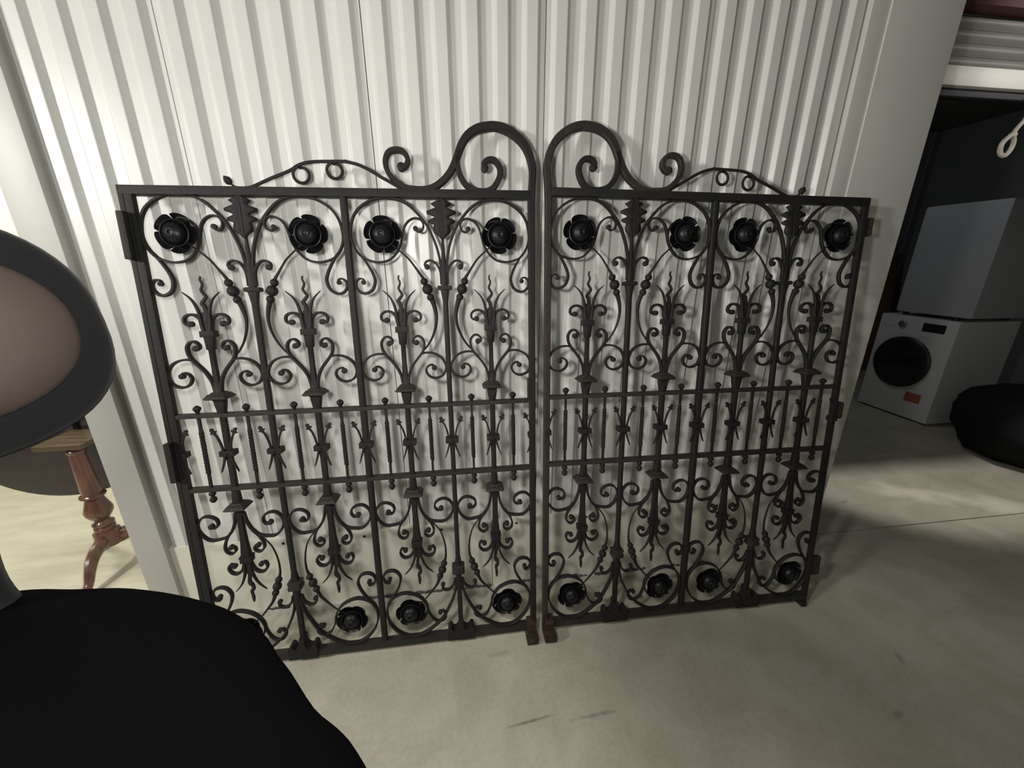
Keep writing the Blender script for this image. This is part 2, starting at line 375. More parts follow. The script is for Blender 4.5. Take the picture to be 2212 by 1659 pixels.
struct('wall_unit_front', MB().box(4.998, 5.66, 1.45, 1.50, 0.0, 2.75), M['dark_panel'])
struct('trim_3', MB().box(2.70, 3.22, 2.49, 2.52, 2.300, 2.325, 0.003).box(2.72, 2.74, 2.495, 2.515, 2.325, 2.75), M['chrome'])
# pull cord with a knotted loop, hung from the bottom bar
cord = empty('pull_cord', (2.045, 1.385, 1.735))
random.seed(3)
MB().tube(smooth([(0.080,0.020,0.198),(0.068,0.010,0.150),(0.045,0.0,0.105),(0.022,0,0.072),(0.014,0,0.052)], 5), 0.0065, 8).build('cord', M['rope'], cord)
MB().tube(smooth([(0.014,0,0.052),(0.034,0.004,0.030),(0.032,0.004,0.004),(0.008,0,-0.018),(-0.016,0,-0.008),(-0.020,0,0.022),(-0.002,-0.004,0.046),(0.012,-0.004,0.050)], 5), 0.0075, 8).build('loop', M['rope'], cord)
MB().ball((0.013,0,0.050), 0.013, 10, 6, (1,1,0.8)).build('knot', M['rope'], cord)
tag(cord, 'pale pull cord with a loop hanging from the raised roller door', 'cord')
# ------------------------------------------------------------------ the wrought iron gate, two leaves built from shared meshes
SP = 0.13547                                                   # spacing of the upright bars
T = {
 'c_top': [(89,12633),(94,13214),(159,13617),(277,13981),(428,14307),(646,14595),(896,14846),(1183,14999),(1538,15049),(1865,15012),(2134,14889),(2376,14698),(2528,14445),(2594,14159),(2595,13903),(2505,13645),(2329,13417),(2074,13311),(1843,13284),(1570,13350),(1354,13549),(1208,13812),(1175,14041),(1238,14235),(1360,14378),(1520,14440),(1652,14439)],
 's_top': [(1336,13565),(1220,13779),(1151,14041),(1085,14268),(958,14431),(785,14513),(620,14483),(534,14338),(588,14175),(715,14142),(770,14229)],
 'tail_top': [(2477,13596),(2329,13417),(2184,13186),(2071,12953),(2027,12751),(2107,12515),(2286,12398),(2452,12417),(2573,12554),(2574,12722),(2465,12821),(2358,12794),(2365,12713)],
 'curl_top': [(99,12633),(106,12976),(183,13180),(297,13299),(416,13333),(529,13282),(563,13181),(496,13147)],
 'stem_top': [(1534,13827),(1377,13697),(1187,13533),(996,13350),(840,13132),(714,12945),(645,12843)],
 'stem_top2': [(392,12145),(346,12001),(308,11809),(299,11616),(339,11358),(445,11067),(589,10824),(728,10663),(825,10550)],
 'oak': [(4,15099),(100,15006),(299,14907),(225,14800),(435,14680),(300,14575),(281,14526),(396,14429),(289,14330),(244,14100),(102,14016),(12,13933)],
 'curl': [(96,11379),(129,11571),(168,11730),(285,11839),(444,11852),(566,11770),(583,11642),(515,11569),(427,11590)],
 'main': [(78,9590),(124,9894),(239,10159),(381,10355),(539,10549),(623,10712),(636,10926),(539,11070),(412,11090),(316,10994),(325,10886),(406,10893)],
 'out': [(347,10322),(521,10527),(719,10577),(945,10536),(1136,10413),(1257,10206),(1264,10019),(1156,9836),(936,9759),(742,9835),(653,10009),(721,10148),(860,10187),(905,10094)],
 'sleaf': [(120,11635),(140,11920),(220,12171),(318,12326),(484,12481)],
 'flame': [(31,11891),(4,12080),(-53,12159),(16,12252),(76,12345),(38,12423),(-19,12532),(18,12624),(34,12717),(-6,12809),(17,12910)],
 'b_main': [(125,5671),(178,5340),(308,5038),(483,4855),(705,4792),(969,4788),(1166,4959),(1271,5200),(1243,5410),(1083,5589),(879,5606),(698,5491),(666,5316),(764,5204),(872,5257)],
 'b_sm': [(340,5016),(505,4762),(590,4499),(547,4327),(412,4250),(286,4343),(304,4471),(403,4481)],
 'b_stem': [(835,4831),(590,4491),(473,4181),(409,3787),(415,3439),(453,3290)],
 'b_stem2': [(679,2584),(780,2349),(990,2081),(1199,1835),(1445,1615)],
 'b_c': [(105,2379),(135,2065),(220,1755),(397,1361),(615,970),(909,682),(1241,445),(1604,332),(1953,406),(2250,637),(2459,947),(2549,1282),(2535,1600),(2428,1858),(2225,2034),(1952,2121),(1686,2078),(1425,1946),(1244,1726),(1142,1460),(1197,1190),(1367,980),(1609,874)],
 'b_s': [(1226,1701),(1154,1462),(1080,1174),(936,921),(742,837),(558,915),(510,1096),(610,1241),(715,1194)],
 'b_tail': [(2498,1686),(2344,1960),(2172,2230),(2037,2525),(2000,2786),(2117,2998),(2299,3063),(2491,2998),(2580,2812),(2501,2626),(2352,2608),(2370,2720)],
 'b_curl2': [(136,2486),(198,2252),(351,2096),(511,2099),(595,2203),(566,2307)],
 'b_curl': [(109,3856),(192,3628),(350,3516),(504,3555),(586,3723),(520,3866),(406,3794)],
 'b_leaf': [(120,3486),(270,3119),(487,2882)],
 'b_flame': [(13,3584),(-15,3327),(-39,3177),(36,3036),(48,2925),(-17,2800),(-1,2620),(-2,2419)],
 'xU': [(110,7827),(154,8041),(212,8216),(268,8320),(349,8493)],
 'xL': [(100,7531),(164,7319),(247,7089)],
 'arch': [(-11,15296),(-14,15716),(12,16065),(133,16408),(338,16680),(661,16899),(998,17005),(1268,17000),(1572,16931),(1844,16764),(2037,16515),(2167,16221),(2278,15971),(2423,15734),(2634,15520),(2876,15364),(3147,15290),(3411,15290),(3673,15323),(3893,15442),(4075,15616),(4180,15842),(4178,16069),(4075,16247),(3894,16312),(3704,16279),(3585,16132),(3578,15996),(3667,15871),(3765,15869)],
 'crest2': [(2111,16345),(2169,16159),(2173,15912),(2091,15633),(1930,15416),(1729,15300),(1455,15267),(1211,15336),(1032,15547),(951,15787),(981,15975),(1122,16122),(1310,16122),(1432,16010),(1401,15901)],
 'wave': [(8300,15322),(8235,15265),(8121,15238),(7912,15242),(7727,15290),(7280,15493),(6772,15698),(6511,15853),(6197,15936),(5702,15965),(5266,15977),(5281,15977),(4974,15911),(4670,15784),(4365,15609),(4117,15477),(3867,15343),(3675,15285)],
}

def pt(k): return [(a*1e-4, b*1e-4) for a, b in T[k]]
def taper(a, b): return lambda t: a+(b-a)*t
MESH = {}
def both(key, name, mb, m='iron', angle=45):
    MESH[key, 1] = mb.data(name, M[m], True, angle); MESH[key, -1] = mb.flip().data(name, M[m], True, angle)
def one(key, name, mb, m='iron', angle=45):
    MESH[key, 1] = MESH[key, -1] = mb.data(name, M[m], True, angle)
D = 0.013
both('c_top', 'ring_scroll', MB().strip(pt('c_top'), taper(0.0075,0.0048), D))
both('s_top', 'small_scroll', MB().strip(pt('s_top'), taper(0.0050,0.0052), D, knob=0.0072))
both('tail_top', 'tail_scroll', MB().strip(pt('tail_top'), lambda t: 0.0045+0.0035*math.sin(pi*min(1,t*1.15)), D, knob=0.0068))
both('curl_top', 'stem_curl', MB().strip(pt('curl_top'), taper(0.007,0.005), D, knob=0.0082))
both('curl', 'flame_curl', MB().strip(pt('curl'), taper(0.0085,0.0062), D, knob=0.0085))
both('main', 'base_scroll', MB().strip(pt('main'), lambda t: 0.0075-0.0012*t, D+0.002, knob=0.0085))
both('out', 'outer_scroll', MB().strip(pt('out'), lambda t: 0.0052+0.0016*math.sin(pi*t), D, knob=0.0082))
both('sleaf', 'side_leaf', MB().strip([(0.0075,1.1330)]+pt('sleaf'), lambda t: 0.0015+0.0085*(1-t)**0.7, lambda t: 0.004+0.009*(1-t), y0=-0.006))
both('stem_top', 'flower_stem', MB().strip(pt('stem_top')+[(0.0604,1.2722)], lambda t: 0.0045+0.0075*t**2.2, lambda t: 0.0045+0.0075*t**2.2, y0=-0.004, round_=True))
both('stem_top2', 'stem_tail', MB().strip([(0.0441,1.2254)]+pt('stem_top2'), lambda t: 0.0125*(1-t)**1.6+0.0050, lambda t: 0.0125*(1-t)**1.6+0.0050, y0=-0.002, round_=True))
both('b_stem', 'stem_tail', MB().strip(pt('b_stem')+[(0.0487,0.3170)], lambda t: 0.0048+0.0075*t**2.2, lambda t: 0.0048+0.0075*t**2.2, y0=-0.002, round_=True))
both('b_stem2', 'flower_stem', MB().strip([(0.0645,0.2690)]+pt('b_stem2'), lambda t: 0.0115*(1-t)**1.5+0.0042, lambda t: 0.0115*(1-t)**1.5+0.0042, y0=-0.004, round_=True))
one('bead_s', 'bead', MB().ball((0,0,0), 0.0112, 12, 8)); one('bead_l', 'bead', MB().ball((0,0,0), 0.0158, 14, 9))
one('bead_m', 'bead', MB().ball((0,0,0), 0.0142, 12, 8))
BT = [((0.0604,-0.004,1.2722),'bead_s'),((0.0518,-0.004,1.2495),'bead_l'),((0.0441,-0.004,1.2254),'bead_s')]
BB = [((0.0487,-0.004,0.3170),'bead_s'),((0.0560,-0.004,0.2932),'bead_m'),((0.0645,-0.004,0.2690),'bead_s')]
both('b_main', 'base_scroll', MB().strip(pt('b_main'), lambda t: 0.0072-0.0008*t, D, knob=0.0085))
both('b_sm', 'flame_curl', MB().strip(pt('b_sm'), taper(0.0065,0.0058), D, knob=0.0082))
both('b_curl', 'flame_curl', MB().strip(pt('b_curl'), taper(0.0085,0.0062), D, knob=0.0080))
both('b_leaf', 'side_leaf', MB().strip([(0.0075,0.3900)]+pt('b_leaf'), lambda t: 0.0015+0.0075*(1-t)**0.6, lambda t: 0.004+0.009*(1-t), y0=-0.005))
both('b_c', 'ring_scroll', MB().strip(pt('b_c'), taper(0.0070,0.0052), 0.016))
both('b_s', 'small_scroll', MB().strip(pt('b_s'), taper(0.0052,0.0056), D, knob=0.0078))
both('b_tail', 'tail_scroll', MB().strip(pt('b_tail'), lambda t: 0.0048+0.003*math.sin(pi*min(1,t*1.1)), D, knob=0.0078))
both('b_curl2', 'stem_curl', MB().strip(pt('b_curl2'), taper(0.0072,0.0055), D, knob=0.0075))
# spear bars and stem bars
one('spear', 'spear_bar', MB().vbar([(0.352,0.013,0.013),(0.388,0.027,0.018),(0.4125,0.030,0.018),(0.458,0.021,0.016),(0.51,0.0165,0.015),(0.548,0.0180,0.015),(0.585,0.0235,0.016),(0.6095,0.0235,0.020),(0.622,0.0225,0.019),(0.6445,0.0195,0.017),(0.66,0.0165,0.015),
    (0.884,0.0165,0.015),(0.9075,0.0245,0.020),(0.928,0.0305,0.022),(0.944,0.0305,0.022),(0.950,0.0215,0.016),(0.990,0.0160,0.014),(1.03,0.0135,0.014),(1.083,0.0135,0.014),(1.0865,0.0215,0.017),(1.122,0.0265,0.018),(1.140,0.0240,0.017),(1.168,0.0205,0.014),(1.192,0.0145,0.012)]))
fl = [(0.0,1.186)]+pt('flame')
one('flame', 'flame_tip', MB().strip(fl, lambda t: 0.0140-0.0100*t**0.6, lambda t: 0.011-0.006*t))
one('b_flame', 'flame_tip', MB().strip([(0.0,0.372),(0.001,0.352)]+[(a,b) for a,b in pt('b_flame')][2:], lambda t: 0.012-0.0025*t-0.006*(t>0.85)*(t-0.85)/0.15+0.0018*math.sin(t*22), lambda t: 0.010-0.005*t))
one('collar', 'collar', MB().box(-0.0188,0.0188,-0.0135,0.0135,1.1215,1.1395,0.0015))
one('b_collar', 'collar', MB().box(-0.0170,0.0170,-0.0135,0.0135,0.3930,0.4100,0.0015).box(-0.0182,0.0182,-0.0145,0.0145,0.4100,0.4150,0.001))
def plate(z):
    m = MB()
    m.vbar([(z-0.013,0.028,0.028),(z-0.0075,0.034,0.034),(z-0.0073,0.054,0.054),(z-0.0045,0.061,0.061),(z-0.0025,0.061,0.061),(z+0.0078,0.044,0.044),(z+0.008,0.036,0.036),(z+0.0125,0.030,0.030)], ch=0.03)
    return m
one('plate', 'bevelled_plate', plate(0.9470), 'iron_warm'); one('b_plate', 'bevelled_plate', plate(0.5915), 'iron_warm')
one('stem_bar', 'stem_bar', MB().vbar([(0.040,0.0165,0.015),(0.10,0.0165,0.015),(0.20,0.017,0.015),(0.262,0.021,0.018),(0.300,0.024,0.02),(0.3065,0.0245,0.02),(0.338,0.0150,0.015),(1.212,0.0160,0.015),(1.236,0.0225,0.018),(1.2475,0.0265,0.020),(1.262,0.0185,0.016),(1.30,0.0165,0.013),(1.345,0.0125,0.010),(1.380,0.0082,0.008),(1.398,0.0078,0.007)]))
one('stem_collar', 'collar', MB().box(-0.0222,0.0222,-0.0150,0.0150,1.2465,1.2600,0.0064))
one('b_stem_collar', 'collar', MB().vbar([(0.2740,0.030,0.028),(0.2770,0.042,0.036),(0.2850,0.044,0.038),(0.2930,0.038,0.034),(0.3030,0.044,0.036),(0.3062,0.034,0.028)]), 'iron_warm')
one('mid_bar', 'upright_bar', MB().vbar([(0.038,0.0185,0.020),(1.508,0.0185,0.020)]))
# oak leaf with a raised rib
def oak():
    # half outline from the tip down: four pointed lobes; each row runs rib -> edge, the rows fanning upward like the veins
    half = [(0.0005,1.5105),(0.0105,1.5000),(0.0295,1.4905),(0.0165,1.4800),(0.0425,1.4700),(0.0420,1.4630),(0.0225,1.4560),(0.0215,1.4530),(0.0385,1.4450),(0.0380,1.4385),(0.0225,1.4330),(0.0255,1.4180),(0.0230,1.4095),(0.0110,1.4015),(0.0045,1.3930)]
    axis = [(1.5105-(1.5105-1.3930)*(i/(len(half)-1))**1.08)-0.006*math.sin(pi*i/(len(half)-1)) for i in range(len(half))]
    S = (0.0,0.18,0.45,0.75,1.0)
    def yy(q, i): return -0.0105-0.0045*math.sin(pi*min(1,q*0.95))-0.0022*(q<0.01)+0.0035*q*q
    R = []
    for i, ((a, b), ax) in enumerate(zip(half, axis)):
        R.append([(sgn*q*a, yy(q,i), ax+(b-ax)*q) for sgn, q in [(-1,q) for q in reversed(S)]+[(1,q) for q in S[1:]]])
    n = 2*len(S)-1; k = len(R); v = [p for row in R for p in row]
    f = [(i*n+j, i*n+j+1, (i+1)*n+j+1, (i+1)*n+j) for i in range(k-1) for j in range(n-1)]
    o = len(v); v += [(x, y+0.0045, z) for x,y,z in v]
    f += [(o+i*n+j, o+(i+1)*n+j, o+(i+1)*n+j+1, o+i*n+j+1) for i in range(k-1) for j in range(n-1)]
    for i in range(k-1): f += [(i*n,(i+1)*n,o+(i+1)*n,o+i*n), (i*n+n-1,o+i*n+n-1,o+(i+1)*n+n-1,(i+1)*n+n-1)]
    for j in range(n-1): f += [(j,o+j,o+j+1,j+1), ((k-1)*n+j,(k-1)*n+j+1,o+(k-1)*n+j+1,o+(k-1)*n+j)]
    return MB().add(v, f)
one('oak', 'oak_leaf', oak(), 'iron', 80)
ov = MB().strip([(0.0012,1.509),(0.002,1.46),(0.002,1.42),(0.001,1.393)], taper(0.0015,0.004), taper(0.003,0.005), y0=-0.0122)
one('oak_vein', 'leaf_rib', ov)
# flower: five broad petals, an inner cup and a round bud, facing out from the gate
def petal():
    v = []; NR, NA = 6, 9
    for i in range(NR):
        t = i/(NR-1); r = 0.012+0.041*t
        y = -0.004 - 0.004*t - 0.020*max(0,t-0.45)**1.4*2.0
        half = math.radians(35.6)*(1-0.10*max(0,t-0.70)/0.30)
        for j in range(NA):
            s = 2*j/(NA-1)-1; a = half*s
            rr = r*(1-0.085*t*t*abs(s)**4.0)
            v.append((rr*math.sin(a), y-0.004*t*s*s, rr*math.cos(a)))
    n = len(v); v += [(x,y+0.0022,z) for x,y,z in v]
    f = [(i*NA+j,i*NA+j+1,(i+1)*NA+j+1,(i+1)*NA+j) for i in range(NR-1) for j in range(NA-1)]
    f += [(n+i*NA+j,n+(i+1)*NA+j,n+(i+1)*NA+j+1,n+i*NA+j+1) for i in range(NR-1) for j in range(NA-1)]
    for i in range(NR-1): f += [(i*NA,(i+1)*NA,n+(i+1)*NA,n+i*NA),(i*NA+NA-1,n+i*NA+NA-1,n+(i+1)*NA+NA-1,(i+1)*NA+NA-1)]
    for j in range(NA-1): f += [(j,n+j,n+j+1,j+1),((NR-1)*NA+j,(NR-1)*NA+j+1,n+(NR-1)*NA+j+1,n+(NR-1)*NA+j)]
    return MB().add(v, f)
one('petal', 'petal', petal(), 'iron_gloss', 60)
one('cup', 'inner_cup', MB().lathe([(0.006,0.004),(0.020,0.008),(0.031,0.015),(0.0355,0.024),(0.0370,0.031),(0.0345,0.032),(0.031,0.025),(0.020,0.014)], 18, axis='Y'), 'iron_gloss', 50)
one('bud', 'bud', MB().lathe([(0.022,0.010),(0.0262,0.018),(0.0275,0.028),(0.0262,0.036),(0.0215,0.0425),(0.0125,0.0465),(0.0105,0.0475),(0.0090,0.0492),(0.0072,0.0492),(0.0058,0.0460),(0.0030,0.0450)], 18, axis='Y'), 'iron_gloss', 40)
FT, FB = (0.1698, 1.4032), (0.1712, 0.1400)
# twisted bars and crossed leaves of the middle band
def twisted():
    m = MB(); o = []; K = 60; zs = [0.640+(0.912-0.640)*i/K for i in range(K+1)]
    for z in zs:
        t = min(1, max(0, (z-0.700)/(0.846-0.700))); an = t*2*pi*4.5
        h = 0.0042+0.0016*(0.02 < t < 0.98)
        for k in range(4): o.append((h*1.25*math.cos(an+pi/4+k*pi/2), h*1.25*math.sin(an+pi/4+k*pi/2), z))
    f = [(i*4+k,i*4+(k+1)%4,(i+1)*4+(k+1)%4,(i+1)*4+k) for i in range(K) for k in range(4)]
    f += [(3,2,1,0), tuple(K*4+k for k in range(4))]
    return m.add(o, f)
one('twisted', 'twisted_bar', twisted(), 'iron', 25)
one('top_knob', 'top_knob', MB().lathe([(0.0045,0.893),(0.0052,0.899),(0.0100,0.9065),(0.0116,0.9105),(0.0098,0.9145),(0.0045,0.9190),(0.001,0.9205)], 8), 'iron', 20)
one('drop_knob', 'drop_knob', MB().lathe([(0.001,0.6065),(0.0055,0.6085),(0.0095,0.6140),(0.0104,0.6185),(0.0090,0.6235),(0.0052,0.6275),(0.0055,0.6295),(0.0088,0.6335),(0.0105,0.6375),(0.0085,0.6415),(0.0060,0.6440),(0.0060,0.650)], 10))
def cross_arm():
    m = MB(); m.strip([(0.0085,0.771)]+pt('xU')[:-1], taper(0.0062,0.0040), 0.007, y0=-0.009)
    # three-lobed leaf at the tip
    bx, bz = T['xU'][-2][0]*1e-4, T['xU'][-2][1]*1e-4; tx, tz = T['xU'][-1][0]*1e-4, T['xU'][-1][1]*1e-4
    l = math.hypot(tx-bx, tz-bz); ux, uz = (tx-bx)/l, (tz-bz)/l; nx, nz = uz, -ux
    L = l*1.05
    prof = [(-0.25,0.0020),(0.0,0.0035),(0.22,0.0095),(0.33,0.0100),(0.40,0.0055),(0.50,0.0042),(0.66,0.0058),(0.80,0.0050),(1.0,0.0006)]
    R = [(bx+ux*L*a+nx*s*w, bz+uz*L*a+nz*s*w) for s in (1,) for a,w in prof]+[(bx+ux*L*a-nx*w, bz+uz*L*a-nz*w) for a,w in reversed(prof)]
    n = len(prof)
    v = [(x,-0.0120,z) for x,z in R]+[(x,-0.0075,z) for x,z in R]; N = 2*n
    f = [(i,i+1,N-2-i,N-1-i) for i in range(n-1)]+[(N+i,N+N-1-i,N+N-2-i,N+i+1) for i in range(n-1)]+[(i,(i+1)%N,N+(i+1)%N,N+i) for i in range(N)]
    m.add(v, f); return m
both('cross_up', 'leaf_arm', cross_arm(), 'iron', 30)
both('cross_low', 'pointed_arm', MB().strip([(0.0080,0.766)]+pt('xL'), lambda t: 0.0015+0.0062*(1-t)**0.6, 0.007, y0=-0.009))
one('cross_collar', 'collar', MB().box(-0.0208,0.0208,-0.0165,0.0125,0.7605,0.7775,0.0018).lathe([(0.0042,0.016),(0.004,0.0185),(0.002,0.0205)], 8, (0,0,0.7685), 'Y'))
MESH['half_collar',1] = MB().box(0.0,0.0208,-0.0150,0.0125,0.7605,0.7775,0.0018).data('collar', M['iron']); MESH['half_collar',-1] = MB().box(-0.0208,0.0,-0.0150,0.0125,0.7605,0.7775,0.0018).data('collar', M['iron'])
# foot bracket under the stem bars
fh = smooth([(0.0082,0.085),(0.0090,0.060),(0.0125,0.050),(0.0200,0.0435),(0.0270,0.0440),(0.0300,0.0500),(0.0345,0.0555),(0.0410,0.0560),(0.0460,0.0500),(0.0475,0.0400),(0.0470,0.0060)], 3)
fh = [(x,z+0.004) for x,z in fh]
fb = [(x,z) for x,z in fh]+[(-x,z) for x,z in reversed(fh)]
one('foot_bracket', 'foot_bracket', MB().prism(fb, -0.019, 0.017), 'iron', 20)

def leaf(name, root, inner):
    # inner: +1 if the meeting stile is at +x, -1 if at -x; bars sit at x = -4..4 spacings, the hinge side is the other one
    def P(key, s=1, x=0.0, z=0.0, y=0.0, parent=root):
        me = MESH[key, s]; return put(me.name.split('.')[0], me, parent, (x, y, z))
    X = lambda b: (b-4)*SP
    hs = -inner
    # frame
    h0, h1 = (0.0062, -0.0127) if inner > 0 else (-0.0060, -0.0215)
    f = MB(); a, b = sorted((hs*(4*SP+h0), hs*(4*SP+h1))); f.box(a, b, -0.013, 0.004, 0.0, 1.5200, 0.0012); f.build('hinge_stile', M['iron'], root)
    if inner > 0:
        f = MB(); a, b = sorted((hs*(4*SP+0.0198), hs*(4*SP+0.0074))); f.box(a, b, -0.013, 0.006, 0.0, 1.5200, 0.0012); f.build('hinge_strip', M['iron'], root)
    he = 4*SP+(0.0198 if inner > 0 else -0.0058)
    xi = inner*(4*SP-0.0030)
    ar = [(inner*(8*SP*0+4*SP-q[0]*1), q[1]) for q in pt('arch')]
    st = [(xi, 0.0), (xi, 0.40), (xi, 0.85), (xi, 1.30), (xi, 1.50)]
    path = st+ar[1:]
    K = (len(path)-1)*3
    def wid(t):
        i = t*K/3
        return 0.0195 if i < 5 else (0.0195+0.004*min(1,(i-5)/4) if i < 12 else max(0.0135, 0.0235-0.0008*(i-12)))
    f = MB(); f.strip(path, wid, lambda t: 0.024 if t < 0.3 else 0.020, knob=0.0115); f.build('meeting_stile', M['iron' if inner > 0 else 'iron_warm'], root)
    f = MB(); f.strip([(inner*(4*SP-q[0]), q[1]) for q in pt('crest2')], lambda t: 0.0125+0.004*math.sin(pi*t), 0.020, knob=0.0110); f.build('crest_scroll', M['iron'], root)
    wv = [(inner*(4*SP-q[0]), q[1]) for q in pt('wave')]
    f = MB(); f.strip(wv, lambda t: 0.0055+0.0035*min(1,t*5), lambda t: 0.0055+0.0035*min(1,t*5), round_=True); cw = f.build('crest_rod', M['iron'], root)
    d = Vector((wv[0][0]-wv[1][0]*1, wv[0][1]-wv[1][1])).normalized()
    bb = [(wv[0][0]+inner*-0.0175*t*0.98, wv[0][1]+0.0200*t*1.06) for t in (0,0.15,0.35,0.55,0.75,0.9,1.0)]
    f = MB(); f.tube([(x,0,z) for x,z in bb], [0.0030,0.0075,0.0102,0.0098,0.0065,0.003,0.0006], 10); f.build('leaf_bud', M['iron'], cw)
    for u, v, r in ((0.6485,1.5602,0.0205),(0.5590,1.5732,0.0200)):
        cx = inner*(4*SP-u); f = MB(); f.tube([(cx+r*math.cos(k*2*pi/28), (-0.004 if k else -0.004)+0.008*(k/28), v+r*math.sin(k*2*pi/28)+0.0) for k in [q+8 for q in range(29)]], 0.0042, 8, (0,1,0)); f.build('crest_ring', M['iron'], root)
    x0, x1 = sorted((hs*he, inner*(4*SP-0.010)))
    tr = MB().box(x0, x1, -0.014, 0.014, 1.5060, 1.5280, 0.0012)                  # the rail drops a little towards the hinge side
    tr.v = [(x,y,z+0.0022-0.0082*((hs*x)/(4*SP)*0.5+0.5)) for x,y,z in tr.v]; tr.build('top_rail', M['iron'], root)
    x0, x1 = sorted((hs*(4*SP+h0-0.004), inner*(4*SP-0.010)))
    MB().box(x0, x1, -0.0120, 0.0120, 0.8830, 0.8950, 0.0010).build('upper_rail', M['iron_warm'], root)
    MB().box(x0, x1, -0.0120, 0.0120, 0.6473, 0.6593, 0.0010).build('lower_rail', M['iron_warm'], root)
    MB().box(x0, x1, -0.015, 0.015, 0.0120, 0.0315, 0.0012).build('bottom_rail', M['iron_warm'], root)
    # feet
    f = MB(); a, b = sorted((hs*(4*SP+h1-0.006), hs*he)); f.box(a, b, -0.016, 0.012, -0.020, 0.0, 0.002); f.build('foot', M['iron'], root)
    f = MB(); a, b = sorted((inner*(4*SP-0.034), inner*(4*SP+0.0062))); f.box(a, b, -0.052, 0.014, -0.0195, 0.010, 0.004); f.box(min(a,b)+0.006, max(a,b)-0.003, -0.030, 0.014, 0.008, 0.048, 0.004); f.build('drop_foot', M['rust'], root)
    # uprights
    P('mid_bar', x=X(4))
    for c in (2, 6):
        P('stem_bar', x=X(c)); P('stem_collar', x=X(c)); P('b_stem_collar', x=X(c)); P('foot_bracket', x=X(c))
        ok = P('oak', x=X(c)); P('oak_vein', parent=ok)
        for s in (1, -1):
            for k in ('c_top','s_top','tail_top','curl_top','b_c','b_s','b_tail','b_curl2'): P(k, s, X(c))
            for k1, k2, beads in (('stem_top','stem_top2',BT), ('b_stem2','b_stem',BB)):
                st_ = P(k1, s, X(c)); P(k2, s, X(c))
                for (bx,by,bz), kk in beads: P(kk, 1, s*bx, bz, by, st_)
            for i, (fx, fz) in enumerate((FT, FB)):
                fl_ = empty('flower', (X(c)+s*fx, 0.014, fz), (0, random.uniform(0,1.2), 0)); fl_.parent = root
                for q in range(5):
                    pe = P('petal', parent=fl_); pe.rotation_euler = (0, q*2*pi/5, 0)
                P('cup', parent=fl_); P('bud', parent=fl_)
    for c in (1, 3, 5, 7):
        for k in ('spear','flame','b_flame','collar','b_collar','plate','b_plate'): P(k, x=X(c))
        for s in (1, -1):
            for k in ('sleaf','curl','main','out','b_main','b_sm','b_curl','b_leaf'): P(k, s, X(c))
    for k in range(8):
        t = P('twisted', x=X(k+0.5)); P('top_knob', parent=t); P('drop_knob', parent=t)
    for k in range(9):
        if 0 < k < 8:
            cl = P('cross_collar', x=X(k))
            for s in (1, -1): P('cross_up', s, parent=cl); P('cross_low', s, parent=cl)
        else:
            s = 1 if k == 0 else -1
            x = X(k)-s*(0.003 if (s == inner*-1) else 0.0)
            cl = P('half_collar', s, x); P('cross_up', s, parent=cl); P('cross_low', s, parent=cl)
    return root

gate_a = empty('gate_leaf', (-0.31127, 1.08509, 0.02), (-0.11423, 0, 0))
leaf('gate_leaf', gate_a, 1)
for v0, v1, dx in ((1.333,1.455,0.0),(0.693,0.8165,-0.001)):
    h = MB(); h.box(-4*SP-0.0190+dx, -4*SP-0.0015+dx, -0.034, -0.012, v0, v1, 0.004)
    h.box(-4*SP-0.021, -4*SP+0.004, -0.0165, -0.0125, v0+0.004, v1-0.004); h.build('hinge', M['iron'], gate_a)
MB().box(4*SP-0.0175, 4*SP-0.0085, -0.013, 0.013, 0.894, 0.9625, 0.001).build('lock_keep', M['iron'], gate_a)
tag(gate_a, 'wrought iron gate leaf with flowers and scrolls, black block hinges, beside the white post', 'gate', 'pair of wrought iron gate leaves')
gate_b = empty('gate_leaf', (0.80948, 1.06970, 0.028), (-0.1154, 0.0035, -0.0135))
leaf('gate_leaf', gate_b, -1)
for v0, v1, u0, u1 in ((1.404,1.4625,4*SP-0.010,4*SP+0.0250),(0.767,0.829,4*SP-0.010,4*SP+0.0260),(0.116,0.194,4*SP-0.010,4*SP+0.0360)):
    h = MB(); h.box(u0, u1, -0.006, 0.010, v0, v1, 0.002); h.lathe([(0.0085,v0+0.003),(0.0095,v0+0.006),(0.0095,v1-0.006),(0.0085,v1-0.003)], 12, (u1-0.004,0.002,0)); h.build('hinge_lug', M['rust_red'], gate_b)
tag(gate_b, 'wrought iron gate leaf with flowers and scrolls, rusty hinge lugs, nearer the washing machine', 'gate', 'pair of wrought iron gate leaves')
